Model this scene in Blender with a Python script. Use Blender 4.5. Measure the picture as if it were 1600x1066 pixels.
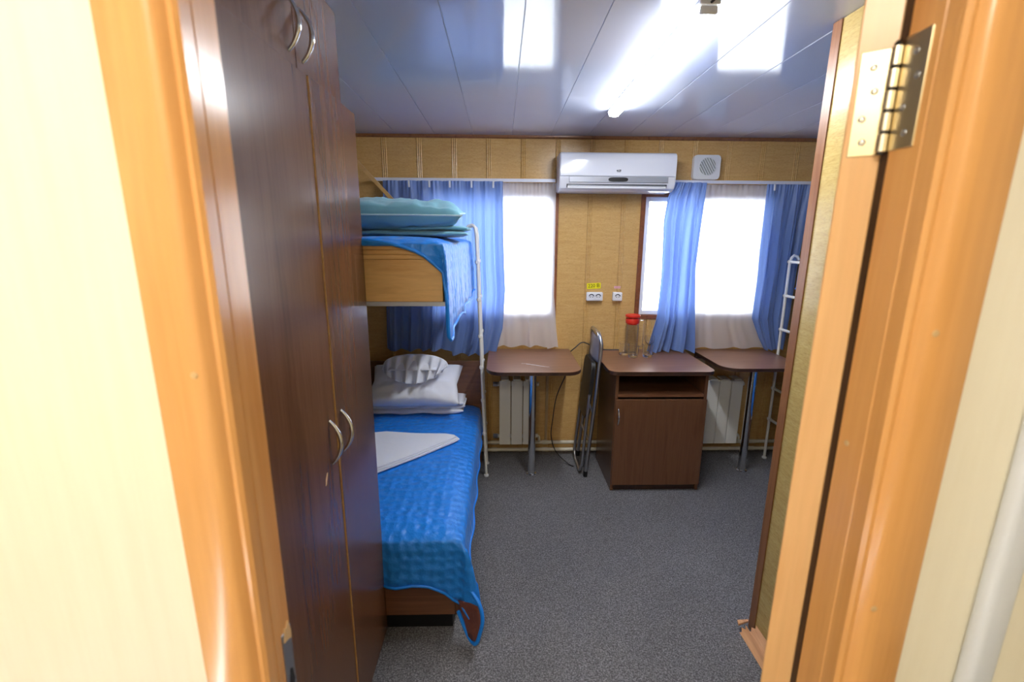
import bpy, bmesh, math, random
from mathutils import Vector, Matrix, noise
random.seed(7)
PI = math.pi
SC = bpy.context.scene
COL = SC.collection
for o in list(bpy.data.objects): bpy.data.objects.remove(o)

# ------------------------------------------------------------------ camera
CAMZ = 1.58
p_, y_, r_ = math.radians(12.638), math.radians(1.417), math.radians(.331)
fw = Vector((math.sin(y_)*math.cos(p_), math.cos(y_)*math.cos(p_), -math.sin(p_)))
rt = Vector((math.cos(y_), -math.sin(y_), 0)); up = rt.cross(fw)
rt2 = rt*math.cos(r_)+up*math.sin(r_); up2 = -rt*math.sin(r_)+up*math.cos(r_)
cam = bpy.data.cameras.new('camera'); co = bpy.data.objects.new('camera', cam); COL.objects.link(co)
M3 = Matrix((rt2, up2, -fw)).transposed().to_4x4(); M3.translation = Vector((0, 0, CAMZ)); co.matrix_world = M3
cam.sensor_width = 36; cam.lens = 16; cam.clip_start = .01
cam.dof.use_dof = True; cam.dof.focus_distance = 2.6; cam.dof.aperture_fstop = 3.2
SC.camera = co

# ------------------------------------------------------------------ world, exposure
w = bpy.data.worlds.new('world'); SC.world = w; w.use_nodes = True
bg = w.node_tree.nodes['Background']; bg.inputs[0].default_value = (.86, .93, 1, 1); bg.inputs[1].default_value = 6.6
SC.view_settings.view_transform = 'Standard'; SC.view_settings.look = 'None'
SC.view_settings.exposure = 1.38; SC.view_settings.gamma = 1; SC.view_settings.use_curve_mapping = False
LAMP_E = 36.0      # emission of the ceiling strip lamp
HALL_E = 22.5      # emission of the hallway lamp
if hasattr(SC, 'cycles'):
    SC.cycles.max_bounces = 10; SC.cycles.diffuse_bounces = 5; SC.cycles.transparent_max_bounces = 12

# ------------------------------------------------------------------ materials
def S(r, g, b):
    f = lambda c: (c/255/12.92) if c/255 <= .04045 else ((c/255+.055)/1.055)**2.4
    return (f(r), f(g), f(b), 1)
def mat(name, col, rough=.5, metal=0, **k):
    m = bpy.data.materials.new(name); m.use_nodes = True
    b = m.node_tree.nodes['Principled BSDF']
    b.inputs['Base Color'].default_value = col; b.inputs['Roughness'].default_value = rough; b.inputs['Metallic'].default_value = metal
    for a, v in k.items(): b.inputs[a].default_value = v
    return m
def N(m, t, **k):
    n = m.node_tree.nodes.new(t)
    for a, v in k.items(): setattr(n, a, v)
    return n
def L(m, a, b): m.node_tree.links.new(a, b)
def coords(m, scale):
    tc = N(m, 'ShaderNodeTexCoord'); mp = N(m, 'ShaderNodeMapping'); mp.inputs['Scale'].default_value = scale
    L(m, tc.outputs['Object'], mp.inputs['Vector']); return mp.outputs['Vector']
def ramp(m, fac, stops):
    r = N(m, 'ShaderNodeValToRGB'); e = r.color_ramp.elements
    while len(e) < len(stops): e.new(.5)
    for i, (p, c) in enumerate(stops): e[i].position = p; e[i].color = c
    L(m, fac, r.inputs[0]); return r.outputs[0]
def noise_tex(m, scale, sv, detail=6, dist=0.0, rough=.6):
    n = N(m, 'ShaderNodeTexNoise'); n.inputs['Scale'].default_value = scale; n.inputs['Detail'].default_value = detail
    n.inputs['Distortion'].default_value = dist; n.inputs['Roughness'].default_value = rough
    L(m, coords(m, sv), n.inputs['Vector']); return n.outputs['Fac']
def bump(m, h, strength, dist=.002):
    b = N(m, 'ShaderNodeBump'); b.inputs['Strength'].default_value = strength; b.inputs['Distance'].default_value = dist
    L(m, h, b.inputs['Height']); L(m, b.outputs['Normal'], m.node_tree.nodes['Principled BSDF'].inputs['Normal'])
def wood(name, c1, c2, c3, sv, rough=.3, dist=.6, fine=.12, **k):
    m = mat(name, c1, rough, **k)
    a = noise_tex(m, 1, sv, 5, dist)
    col = ramp(m, a, [(.3, c1), (.5, c2), (.7, c3)])
    f = noise_tex(m, 1, tuple(s*7 if s > 3 else s*3 for s in sv), 3)
    mx = N(m, 'ShaderNodeMixRGB', blend_type='MULTIPLY'); mx.inputs[0].default_value = fine*4
    g = ramp(m, f, [(.35, (.62, .58, .55, 1)), (.6, (1, 1, 1, 1))])
    L(m, col, mx.inputs[1]); L(m, g, mx.inputs[2])
    L(m, mx.outputs[0], m.node_tree.nodes['Principled BSDF'].inputs['Base Color'])
    bump(m, f, .012, .0004)
    return m
WALNUT = wood('walnut_laminate', S(98, 64, 43), S(108, 72, 49), S(88, 56, 37), (17, 17, 1.1), .25, .4, .06)
WALNUTH = wood('walnut_laminate_horizontal', S(102, 66, 43), S(120, 80, 54), S(90, 56, 36), (1.4, 16, 22), .3)
WALNUTT = wood('walnut_tabletop', S(124, 86, 66), S(138, 98, 76), S(112, 76, 58), (2, 18, 18), .28)
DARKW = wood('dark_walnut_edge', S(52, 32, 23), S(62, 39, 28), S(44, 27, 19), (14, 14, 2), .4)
OAK = wood('varnished_alder', S(218, 158, 92), S(224, 166, 102), S(206, 142, 78), (11, 11, .9), .2, .4, .05)
OAKP = wood('pale_alder_edge', S(222, 170, 112), S(228, 180, 124), S(212, 156, 98), (10, 10, .9), .3, .4, .04)
TRIMB = wood('brown_corner_trim', S(134, 88, 54), S(146, 98, 62), S(120, 76, 46), (30, 30, 2), .35)
TAN = wood('tan_laminate', S(208, 164, 102), S(216, 174, 112), S(198, 152, 90), (3, 14, 14), .35, .3, .06)
BRFR = wood('window_frame_wood', S(124, 70, 42), S(138, 80, 48), S(108, 60, 34), (12, 12, 12), .4)

def panel_mat(name, a, b, c, rough):
    m = mat(name, a, rough)
    n1 = noise_tex(m, 1, (9, 9, 60), 6, .8, .7)
    col = ramp(m, n1, [(.3, b), (.5, a), (.72, c)])
    n2 = noise_tex(m, 1, (60, 60, 260), 2)
    mx = N(m, 'ShaderNodeMixRGB', blend_type='MULTIPLY'); mx.inputs[0].default_value = .35
    L(m, col, mx.inputs[1]); L(m, ramp(m, n2, [(.36, (.62, .55, .45, 1)), (.5, (1, 1, 1, 1))]), mx.inputs[2])
    L(m, mx.outputs[0], m.node_tree.nodes['Principled BSDF'].inputs['Base Color'])
    bump(m, n2, .1, .0006)
    return m
PANEL = panel_mat('straw_wood_panel', S(208, 168, 106), S(200, 158, 95), S(217, 178, 117), .25)
PANEL2 = panel_mat('olive_straw_panel', S(196, 170, 106), S(186, 158, 94), S(206, 182, 120), .22)
CEIL = mat('glossy_ceiling_panel', S(200, 206, 225), .07, **{'Specular IOR Level': .75})  # white panels; the bluish reflected light is tinted into the base colour
CEILB = mat('ceiling_joint', S(215, 220, 232), .3)
CREAM = mat('cream_wall_panel', S(232, 220, 188), .6)
nz = noise_tex(CREAM, 1, (40, 40, 3), 3); L(CREAM, ramp(CREAM, nz, [(.3, S(234, 226, 204)), (.7, S(239, 232, 212))]), CREAM.node_tree.nodes['Principled BSDF'].inputs['Base Color'])
CARPET = mat('grey_carpet', S(90, 90, 94), .95)
n1 = noise_tex(CARPET, 170, (1, 1, 1), 3, 0, .8); n2 = noise_tex(CARPET, 1.6, (1, 1, 1), 3)
mx = N(CARPET, 'ShaderNodeMixRGB', blend_type='MULTIPLY'); mx.inputs[0].default_value = 1
L(CARPET, ramp(CARPET, n1, [(.36, S(72, 71, 73)), (.5, S(108, 107, 109)), (.66, S(156, 155, 158))]), mx.inputs[1]); L(CARPET, ramp(CARPET, n2, [(.3, (.82, .82, .82, 1)), (.7, (1, 1, 1, 1))]), mx.inputs[2])
L(CARPET, mx.outputs[0], CARPET.node_tree.nodes['Principled BSDF'].inputs['Base Color']); bump(CARPET, n1, .6, .004)

def quilt_mat(name, c, rough, sheen=.4):
    m = mat(name, c, rough, **{'Sheen Weight': sheen*.4, 'Sheen Roughness': .3})
    v = N(m, 'ShaderNodeTexVoronoi'); v.inputs['Scale'].default_value = 24; v.feature = 'SMOOTH_F1'; v.inputs['Smoothness'].default_value = .6
    v.inputs['Randomness'].default_value = .45
    L(m, coords(m, (1, 1, 1)), v.inputs['Vector'])
    n = noise_tex(m, 55, (1, 1, 1), 3)
    ad = N(m, 'ShaderNodeMath', operation='ADD'); mu = N(m, 'ShaderNodeMath', operation='MULTIPLY'); mu.inputs[1].default_value = .3
    L(m, n, mu.inputs[0]); L(m, v.outputs['Distance'], ad.inputs[0]); L(m, mu.outputs[0], ad.inputs[1])
    bump(m, ad.outputs[0], .55, .025)
    return m
BLUEQ = quilt_mat('blue_satin_quilt', S(28, 128, 226), .42)
BLUEH = mat('blue_satin_binding', S(14, 128, 232), .4)
LINING = mat('brown_quilt_lining', S(112, 66, 56), .4); bump(LINING, noise_tex(LINING, 40, (1, 1, 1), 4), .5, .01)
MATT = mat('brown_mattress_ticking', S(88, 46, 42), .7)
def cloth(name, c, rough=.8, trans=0.0, alpha=None, sheen=.2, bs=.15):
    m = bpy.data.materials.new(name); m.use_nodes = True; nt = m.node_tree
    b = nt.nodes['Principled BSDF']; b.inputs['Base Color'].default_value = c; b.inputs['Roughness'].default_value = rough
    b.inputs['Sheen Weight'].default_value = sheen
    bump(m, noise_tex(m, 30, (1, 1, 1), 4), bs, .01)
    out = nt.nodes['Material Output']; last = b.outputs[0]
    if trans:
        t = N(m, 'ShaderNodeBsdfTranslucent'); t.inputs[0].default_value = c
        x = N(m, 'ShaderNodeMixShader'); x.inputs[0].default_value = trans
        L(m, last, x.inputs[1]); L(m, t.outputs[0], x.inputs[2]); last = x.outputs[0]
    if alpha:
        t = N(m, 'ShaderNodeBsdfTransparent'); x = N(m, 'ShaderNodeMixShader'); x.inputs[0].default_value = alpha
        L(m, last, x.inputs[1]); L(m, t.outputs[0], x.inputs[2]); last = x.outputs[0]
    L(m, last, out.inputs[0]); return m
CURT = cloth('blue_curtain_satin', S(118, 146, 204), .36, .27, None, .3)
SHEER = cloth('white_sheer_voile', S(244, 244, 248), .8, .55, .16, 0, .05)
WHITEC = cloth('white_cotton', S(226, 228, 236), .85)
TEAL = cloth('teal_cotton', S(112, 172, 192), .7)
TEALP = mat('pale_piping', S(190, 220, 226), .6)
WHITE = mat('white_plastic', S(232, 233, 236), .3)
WHITER = mat('white_enamel', S(226, 224, 218), .3)
CREAMP = mat('cream_painted_pipe', S(206, 198, 178), .4)
ACW = mat('glossy_white_shell', S(224, 226, 234), .14)
SILVER = mat('silver_strip', S(176, 180, 190), .3, .4)
BLACK = mat('black_plastic', S(16, 16, 18), .4)
DGREY = mat('dark_louvre', S(50, 52, 58), .5)
VGREY = mat('grey_grille', S(150, 154, 152), .5)
CHROME = mat('chrome', (.78, .79, .8, 1), .12, 1)
STEEL = mat('satin_steel_tube', (.5, .51, .54, 1), .28, 1)
BRASS = mat('brushed_brass', (.66, .55, .34, 1), .3, 1)
BRASSP = mat('pale_brass_pin', (.82, .77, .66, 1), .25, 1)
VINYL = mat('black_vinyl', S(22, 21, 24), .45)
PADBK = mat('grey_back_board', S(120, 124, 140), .4)
RED = mat('red_plastic_lid', S(214, 48, 34), .3)
YEL = mat('yellow_sticker', S(240, 226, 20), .5)
PINK = mat('pink_sticker', S(226, 180, 184), .5)
INK = mat('black_ink', S(24, 24, 10), .6)
INKR = mat('red_ink', S(190, 80, 90), .6)
RAIL = mat('white_rail', S(222, 224, 232), .35)
ALU = mat('white_grey_duct', S(214, 218, 226), .3)
CHIP = mat('raw_chipboard', S(206, 170, 120), .8)
SPLW = wood('raw_split_skirting', S(214, 158, 110), S(224, 170, 122), S(196, 138, 92), (30, 3, 30), .5)
GLASS = bpy.data.materials.new('drinking_glass'); GLASS.use_nodes = True
_t = N(GLASS, 'ShaderNodeBsdfTransparent'); _t.inputs[0].default_value = (.982, .985, .99, 1); _g = N(GLASS, 'ShaderNodeBsdfGlossy'); _g.inputs['Roughness'].default_value = .12
_l = N(GLASS, 'ShaderNodeLayerWeight'); _l.inputs[0].default_value = .35; _p = N(GLASS, 'ShaderNodeMath', operation='POWER'); _p.inputs[1].default_value = 1.5; _q = N(GLASS, 'ShaderNodeMath', operation='MULTIPLY'); _q.inputs[1].default_value = .7; L(GLASS, _l.outputs['Facing'], _p.inputs[0]); L(GLASS, _p.outputs[0], _q.inputs[0]); _x = N(GLASS, 'ShaderNodeMixShader')
L(GLASS, _q.outputs[0], _x.inputs[0]); L(GLASS, _t.outputs[0], _x.inputs[1]); L(GLASS, _g.outputs[0], _x.inputs[2]); L(GLASS, _x.outputs[0], GLASS.node_tree.nodes['Material Output'].inputs[0])
PANE = bpy.data.materials.new('window_glass'); PANE.use_nodes = True
nt = PANE.node_tree; tr = N(PANE, 'ShaderNodeBsdfTransparent'); gl = N(PANE, 'ShaderNodeBsdfGlossy'); gl.inputs['Roughness'].default_value = .02
fr = N(PANE, 'ShaderNodeFresnel'); xx = N(PANE, 'ShaderNodeMixShader'); L(PANE, fr.outputs[0], xx.inputs[0]); L(PANE, tr.outputs[0], xx.inputs[1]); L(PANE, gl.outputs[0], xx.inputs[2]); L(PANE, xx.outputs[0], nt.nodes['Material Output'].inputs[0])
def emis(name, c, s):
    m = mat(name, c, .4); b = m.node_tree.nodes['Principled BSDF']
    b.inputs['Emission Color'].default_value = c; b.inputs['Emission Strength'].default_value = s; return m
TGLASS = mat('tumbler_glass', (1, 1, 1, 1), .0, 0, **{'Transmission Weight': 1, 'IOR': 1.4})
LAMPM = emis('lit_diffuser', (.93, .96, 1, 1), LAMP_E)
HALLM = emis('lit_globe', (1, .93, .82, 1), HALL_E)

# ------------------------------------------------------------------ mesh helpers
def box(bm, x0, x1, y0, y1, z0, z1, bev=0, seg=1):
    vs = [bm.verts.new((x, y, z)) for z in (z0, z1) for y in (y0, y1) for x in (x0, x1)]
    fs = [bm.faces.new([vs[i] for i in f]) for f in ((0, 2, 3, 1), (4, 5, 7, 6), (0, 1, 5, 4), (2, 6, 7, 3), (0, 4, 6, 2), (1, 3, 7, 5))]
    if bev:
        es = {e for f in fs for e in f.edges}
        bmesh.ops.bevel(bm, geom=list(es), offset=bev, segments=seg, affect='EDGES', profile=.5)
    return vs
def prism(bm, poly, a0, a1, axis='z', bev=0):
    def P(u, v, w): return {'z': (u, v, w), 'x': (w, u, v), 'y': (u, w, v)}[axis]
    lo = [bm.verts.new(P(u, v, a0)) for u, v in poly]; hi = [bm.verts.new(P(u, v, a1)) for u, v in poly]
    n = len(poly); fs = [bm.faces.new(lo[::-1]), bm.faces.new(hi)]
    for i in range(n): fs.append(bm.faces.new((lo[i], lo[(i+1) % n], hi[(i+1) % n], hi[i])))
    if bev: bmesh.ops.bevel(bm, geom=list(set(fs[0].edges) | set(fs[1].edges)), offset=bev, segments=2, affect='EDGES')
def tube(bm, pts, r, n=10, closed=False):
    pts = [Vector(p) for p in pts]; rings = []; prev = None
    for i, p in enumerate(pts):
        if closed: t = (pts[(i+1) % len(pts)]-pts[i-1])
        else: t = (pts[min(i+1, len(pts)-1)]-pts[max(i-1, 0)])
        t.normalize()
        if prev is None: u = t.orthogonal().normalized()
        else:
            u = prev-t*prev.dot(t); u = u.normalized() if u.length > 1e-6 else t.orthogonal().normalized()
        prev = u; v = t.cross(u); rr = r[i] if isinstance(r, (list, tuple)) else r
        rings.append([bm.verts.new(p+(u*math.cos(a)+v*math.sin(a))*rr) for a in [2*PI*k/n for k in range(n)]])
    m = len(rings)
    for i in range(m if closed else m-1):
        A, B = rings[i], rings[(i+1) % m]
        for k in range(n): bm.faces.new((A[k], A[(k+1) % n], B[(k+1) % n], B[k]))
    if not closed: bm.faces.new(rings[0][::-1]); bm.faces.new(rings[-1])
def lathe(bm, prof, c=(0, 0, 0), n=28, axis='z'):
    c = Vector(c); rings = []
    for r, h in prof:
        ring = []
        for k in range(n):
            a = 2*PI*k/n; u, v = r*math.cos(a), r*math.sin(a)
            q = {'z': Vector((u, v, h)), 'y': Vector((u, h, v)), 'x': Vector((h, u, v))}[axis]
            ring.append(bm.verts.new(c+q))
        rings.append(ring)
    for A, B in zip(rings, rings[1:]):
        for k in range(n): bm.faces.new((A[k], A[(k+1) % n], B[(k+1) % n], B[k]))
    if prof[0][0] > 1e-5: bm.faces.new(rings[0][::-1])
    if prof[-1][0] > 1e-5: bm.faces.new(rings[-1])
    bmesh.ops.remove_doubles(bm, verts=[v for r in (rings[0], rings[-1]) for v in r], dist=1e-6)
def grid(bm, f, nu, nv):
    V = [[bm.verts.new(f(i/nu, j/nv)) for j in range(nv+1)] for i in range(nu+1)]
    for i in range(nu):
        for j in range(nv): bm.faces.new((V[i][j], V[i+1][j], V[i+1][j+1], V[i][j+1]))
def arc(c, r, a0, a1, n, f): return [f(c[0]+r*math.cos(a0+(a1-a0)*i/n), c[1]+r*math.sin(a0+(a1-a0)*i/n)) for i in range(n+1)]
def catmull(pts, k=6):
    P = [Vector(p) for p in pts]; out = []
    for i in range(len(P)-1):
        a, b, c, d = P[max(i-1, 0)], P[i], P[i+1], P[min(i+2, len(P)-1)]
        for j in range(k):
            t = j/k; out.append(.5*((2*b)+(-a+c)*t+(2*a-5*b+4*c-d)*t*t+(-a+3*b-3*c+d)*t**3))
    return out+[P[-1]]
def lerp_table(tab, x):
    if x <= tab[0][0]: return tab[0][1]
    for (a, p), (b, q) in zip(tab, tab[1:]):
        if x <= b: return p+(q-p)*(x-a)/(b-a)
    return tab[-1][1]
def BM(): return bmesh.new()

def obj(name, bm, m, parent=None, smooth=None, label=None, solid=0, recalc=True, base=None):
    """ONE mesh object; vertices given in world space, origin at the parent's base or at the thing's own base."""
    if recalc: bmesh.ops.recalc_face_normals(bm, faces=bm.faces)
    if parent is not None: off = Vector(parent['_w'])
    elif base is not None: off = Vector(base)
    else:
        xs = [v.co.x for v in bm.verts]; ys = [v.co.y for v in bm.verts]; zs = [v.co.z for v in bm.verts]
        off = Vector(((min(xs)+max(xs))/2, (min(ys)+max(ys))/2, min(zs)))
    for v in bm.verts: v.co -= off
    me = bpy.data.meshes.new(name); bm.to_mesh(me); bm.free()
    if smooth is not None:
        for p in me.polygons: p.use_smooth = True
        if smooth < 180: me.set_sharp_from_angle(angle=math.radians(smooth))
    me.materials.append(m)
    o = bpy.data.objects.new(name, me); COL.objects.link(o)
    o['_w'] = tuple(off)
    if parent is not None: o.parent = parent
    else: o.location = off
    if label: o['label'] = label
    if solid:
        s = o.modifiers.new('thickness', 'SOLIDIFY'); s.thickness = solid; s.offset = 0
    return o
def thing(name, label, cat, loc, group=None):
    o = bpy.data.objects.new(name, None); COL.objects.link(o); o.location = loc; o.empty_display_size = .05
    o['_w'] = tuple(loc); tag(o, label, cat, group); return o
def tag(o, label, cat, group=None):
    o['label'] = label; o['category'] = cat
    if group: o['group'] = group
    return o
def struct(o, label=None):
    o['kind'] = 'structure'
    if label: o['label'] = label
    return o
def sempty(name, loc=(0, 0, 0), label=None):
    o = bpy.data.objects.new(name, None); COL.objects.link(o); o.location = loc; o['_w'] = tuple(loc); o['kind'] = 'structure'
    if label: o['label'] = label
    return o
def dup(root, loc, label):
    r = root.copy(); COL.objects.link(r); r.location = loc; r['label'] = label
    for ch in list(root.children):
        c = ch.copy(); COL.objects.link(c); c.parent = r
    return r
def one(name, m, parent, fn, *a, smooth=None, label=None, solid=0, **k):
    bm = BM(); fn(bm, *a, **k); return obj(name, bm, m, parent, smooth, label, solid)

# ------------------------------------------------------------------ room shell
YB, ZC = 3.2, 2.242
XL, XR = -1.0, 2.84
W1 = (-.52, .385, 1.03, 1.89); W2 = (.955, 1.86, 1.03, 1.89)
fl = struct(one('floor', CARPET, None, box, XL-.2, XR+.2, -1.2, YB+.1, -.06, 0), 'dark grey flecked carpet covering the whole floor')

def profile(x0, x1):
    """bevelled cladding board profile (x, depth) with three fine beads beside its joint"""
    pts = [(x0+.0006, .004), (x0+.0012, .0)]
    for k in range(3):
        c = x0+.006+.012*k
        pts += [(c-.0045, .0), (c-.003, .0022), (c, .0036), (c+.003, .0022), (c+.0045, .0)]
    pts += [(x1-.0012, .0), (x1-.0006, .004)]
    return pts
def clip_prof(pts, a, b):
    out = []
    for (xa, da), (xb, db) in zip(pts, pts[1:]):
        if xb <= a or xa >= b: continue
        s, e = max(xa, a), min(xb, b)
        ds = da+(db-da)*(s-xa)/(xb-xa); de = da+(db-da)*(e-xa)/(xb-xa)
        if not out: out.append((s, ds))
        out.append((e, de))
    return out
wall = sempty('wall_back', (0, YB, 0), 'straw coloured wood-look cladding boards behind the two windows')
bm = BM()
for (a, b, c, d) in ((XL-.1, W1[0], 0, ZC+.05), (W1[1], W2[0], 0, ZC+.05), (W2[1], XR+.1, 0, ZC+.05), (W1[0], W1[1], 0, W1[2]), (W1[0], W1[1], W1[3], ZC+.05), (W2[0], W2[1], 0, W2[2]), (W2[0], W2[1], W2[3], ZC+.05)):
    box(bm, a, b, YB+.006, YB+.06, c, d)
obj('wall_core', bm, PANEL, wall)
def board(parent, xa, xb, pts, z0, z1):
    q = clip_prof(pts, xa, xb)
    if len(q) < 2 or q[-1][0]-q[0][0] < .004: return
    bm = BM()
    lo = [bm.verts.new((x, YB-d if d < .0039 else YB+.002, z0)) for x, d in q]; hi = [bm.verts.new((x, YB-d if d < .0039 else YB+.002, z1)) for x, d in q]
    bl = [bm.verts.new((q[-1][0], YB+.006, z0)), bm.verts.new((q[0][0], YB+.006, z0))]; bh = [bm.verts.new((q[-1][0], YB+.006, z1)), bm.verts.new((q[0][0], YB+.006, z1))]
    for i in range(len(q)-1): bm.faces.new((lo[i], lo[i+1], hi[i+1], hi[i]))
    bm.faces.new((lo[-1], bl[0], bh[0], hi[-1])); bm.faces.new((bl[1], lo[0], hi[0], bh[1]))
    bm.faces.new(lo[::-1]+bl[::-1] if False else [*lo, *bl][::-1]); bm.faces.new([*hi, *bh])
    obj('panel', bm, PANEL, parent)
def clad(parent):
    x = -.785-.229
    while x < XR:
        x1 = x+.229; pts = profile(x, x1); cuts = [(x, x1)]
        lo, hi = max(x, XL), min(x1, XR)
        segs = sorted({lo, hi} | {c for c in (W1[0], W1[1], W2[0], W2[1]) if lo < c < hi})
        for a, b in zip(segs, segs[1:]):
            mid = (a+b)/2; win = [W for W in (W1, W2) if W[0] < mid < W[1]]
            if win: board(parent, a, b, pts, 0, win[0][2]); board(parent, a, b, pts, win[0][3], ZC)
            else: board(parent, a, b, pts, 0, ZC)
        x = x1
clad(wall)
struct(one('wall_left', PANEL2, None, box, XL-.06, XL, .6, YB+.06, 0, ZC+.02), 'left side wall behind the wardrobe and bunk')
struct(one('wall_right', PANEL2, None, box, XR, XR+.06, .6, YB+.06, 0, ZC+.02), 'right side wall behind the far bunk')
# ceiling panels
ceil = sempty('ceiling', (0, 0, ZC), 'glossy white ceiling panels with thin joints, bluish reflected light put into their colour')
one('ceiling_core', CEILB, ceil, box, XL-.06, XR+.06, .6, YB+.06, ZC+.004, ZC+.05)
x = -.93-.25
while x < XR:
    a, b = max(x, XL), min(x+.25, XR)
    bm = BM()
    prism(bm, [(a+.0022, ZC), (b-.0022, ZC), (b-.001, ZC+.002), (b-.001, ZC+.006), (a+.001, ZC+.006), (a+.001, ZC+.002)], .6, YB, 'y')
    obj('panel', bm, CEIL, ceil); x += .25
struct(one('trim_1', TRIMB, None, prism, [(YB-.004, ZC-.001), (YB-.016, ZC-.001), (YB-.015, ZC-.010), (YB-.009, ZC-.018), (YB-.004, ZC-.021)], XL, XR, 'x'), 'thin cornice strip between cladding and ceiling')
# windows
def window(n, W, label):
    x0, x1, z0, z1 = W
    wd = sempty('window_%d' % n, ((x0+x1)/2, YB, z0), label)
    bm = BM(); f = .026
    for a in ((x0-.004, x0+f, z0-.004, z1+.004), (x1-f, x1+.004, z0-.004, z1+.004), (x0+f, x1-f, z0-.004, z0+f), (x0+f, x1-f, z1-f, z1+.004)):
        box(bm, a[0], a[1], YB-.012, YB+.05, a[2], a[3], .002)
    obj('frame', bm, BRFR, wd, label='brown wooden window frame')
    bm = BM(); a0, a1, b0, b1 = x0+f, x1-f, z0+f, z1-f; s = .03
    for a in ((a0, a0+s, b0, b1), (a1-s, a1, b0, b1), (a0+s, a1-s, b0, b0+s), (a0+s, a1-s, b1-s, b1)):
        box(bm, a[0], a[1], YB+.005, YB+.04, a[2], a[3], .003)
    obj('sash', bm, WHITE, wd, label='white plastic window sash')
    one('pane', PANE, wd, box, a0+s, a1-s, YB+.02, YB+.024, b0+s, b1-s)
window(1, W1, 'window behind the sheer left of the air conditioner')
window(2, W2, 'window right of the sockets behind the second sheer')

# hallway and door frame
JL, JR = -.327, .487
fr = sempty('wall_front', (0, .56, 0), 'cream hallway partition around the doorway')
one('wall_panel', CREAM, fr, box, -1.3, JL-.02, .53, .6, 0, 2.4)
one('wall_panel', CREAM, fr, box, JR+.02, XR+.06, .53, .6, 0, 2.4)
one('wall_panel', CREAM, fr, box, JL-.02, JR+.02, .53, .6, 2.12, 2.4)
struct(one('wall_hall_back', CREAM, None, box, -1.3, 1.9, -1.06, -1.0, 0, 2.4), 'cream wall across the hallway')
struct(one('wall_hall_left', CREAM, None, box, -1.36, -1.3, -1.06, .53, 0, 2.4), 'cream wall at the left end of the hallway')
struct(one('wall_hall_right', CREAM, None, box, 1.9, 1.96, -1.06, .53, 0, 2.4), 'cream wall at the right end of the hallway')
struct(one('ceiling_hall', mat('white_hall_ceiling', S(225, 225, 225), .5), None, box, -1.36, 1.96, -1.06, .6, 2.4, 2.45), 'white hallway ceiling')
dr = sempty('door_1', (0, .56, 0), 'varnished alder door casing and jambs')
def casing(name, s, j):
    def X(d): return j+s*d
    poly = [(X(-.003), .536), (X(-.003), .527), (X(.001), .5225), (X(.006), .5225), (X(.0085), .519), (X(.012), .514), (X(.017), .5105), (X(.024), .5095), (X(.068), .5085), (X(.0715), .511), (X(.0715), .5299), (X(.02), .5299), (X(.02), .536)]
    one(name, OAK, dr, prism, poly, 0, 2.16, smooth=40)
    poly = [(X(0), .537), (X(0), .552), (X(.0015), .5535), (X(0), .555), (X(0), .5985), (X(.0015), .6), (X(.0199), .6), (X(.0199), .537)]
    one('jamb', OAK, dr, prism, poly, 0, 2.13, smooth=30)
casing('casing', -1, JL); casing('casing', 1, JR)
one('casing', OAK, dr, box, JL-.0715, JR+.0715, .509, .5295, 2.162, 2.23, .004, 2)
one('jamb', OAK, dr, box, JL, JR, .537, .6, 2.10, 2.1195, .002)
one('gap_shade_strip', DARKW, dr, box, JR+.0002, JR+.0199, .6003, .6112, .0, 1.99, label='added dark strip standing in for the shade in the hinge gap')  # dark strip added to show the shade between door leaf and jamb
def nail(x, y, z, ax):
    prof = [(.0, 0), (.0028, .0008), (.0040, .0005), (.0043, -.0002)]
    if ax == 'y': one('nail_head', CHIP, dr, lathe, [(r, -h) for r, h in prof], (x, y, z), 12, 'y', smooth=60)
    else: one('nail_head', CHIP, dr, lathe, [(r, -h if ax == '-x' else h) for r, h in prof], (x, y, z), 12, 'x', smooth=60)
nail(-.352, .5092, 1.425, 'y'); nail(.508, .5092, 1.475, 'y'); nail(.504, .5092, 1.095, 'y'); nail(JR-.0002, .583, 1.302, '-x')
bm = BM(); box(bm, JL-.001, JL+.0015, .572, .598, .87, 1.0, .001); obj('strike_plate', bm, STEEL, dr, label='worn steel strike plate low on the left jamb')
bm = BM(); prism(bm, [(.575, .985), (.581, 1.006), (.586, 1.002), (.592, 1.010), (.597, .99), (.597, .975), (.588, .98)], JL-.001, JL+.0022, 'x'); obj('splinter', bm, CHIP, dr, label='pale splintered wood above the strike plate')
bm = BM(); prism(bm, [(.578, .905), (.584, .93), (.590, .925), (.594, .90), (.586, .89)], JL-.001, JL+.0022, 'x'); obj('latch_hole', bm, BLACK, dr)
# door leaf, opened about 125 degrees into the room; built in leaf space
phi = math.radians(36.8); u_ = Vector((math.sin(phi), math.cos(phi), 0)); w_ = Vector((-math.cos(phi), math.sin(phi), 0)); H0 = Vector((JR+.001, .612, 0))
def leafxf(bm):
    for v in bm.verts: a, b, c = v.co; v.co = H0+u_*a+w_*b+Vector((0, 0, c))
def leafobj(name, m, fn, *a, label=None, smooth=None, parent=None, **k):
    bm = BM(); fn(bm, *a, **k); leafxf(bm); return obj(name, bm, m, parent or leaf, smooth, label)
leaf = thing('door_leaf', 'open room door seen edge-on, pale alder edge with brass hinge', 'door', tuple(H0))
leafobj('hinge_stile', OAKP, box, 0, .05, 0, .042, .012, 1.98, .0015)
leafobj('door_face', PANEL2, box, .05, .77, .001, .041, .012, 1.98)
leafobj('lock_stile', OAKP, box, .77, .785, 0, .042, .012, 1.98, .0015)
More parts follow.
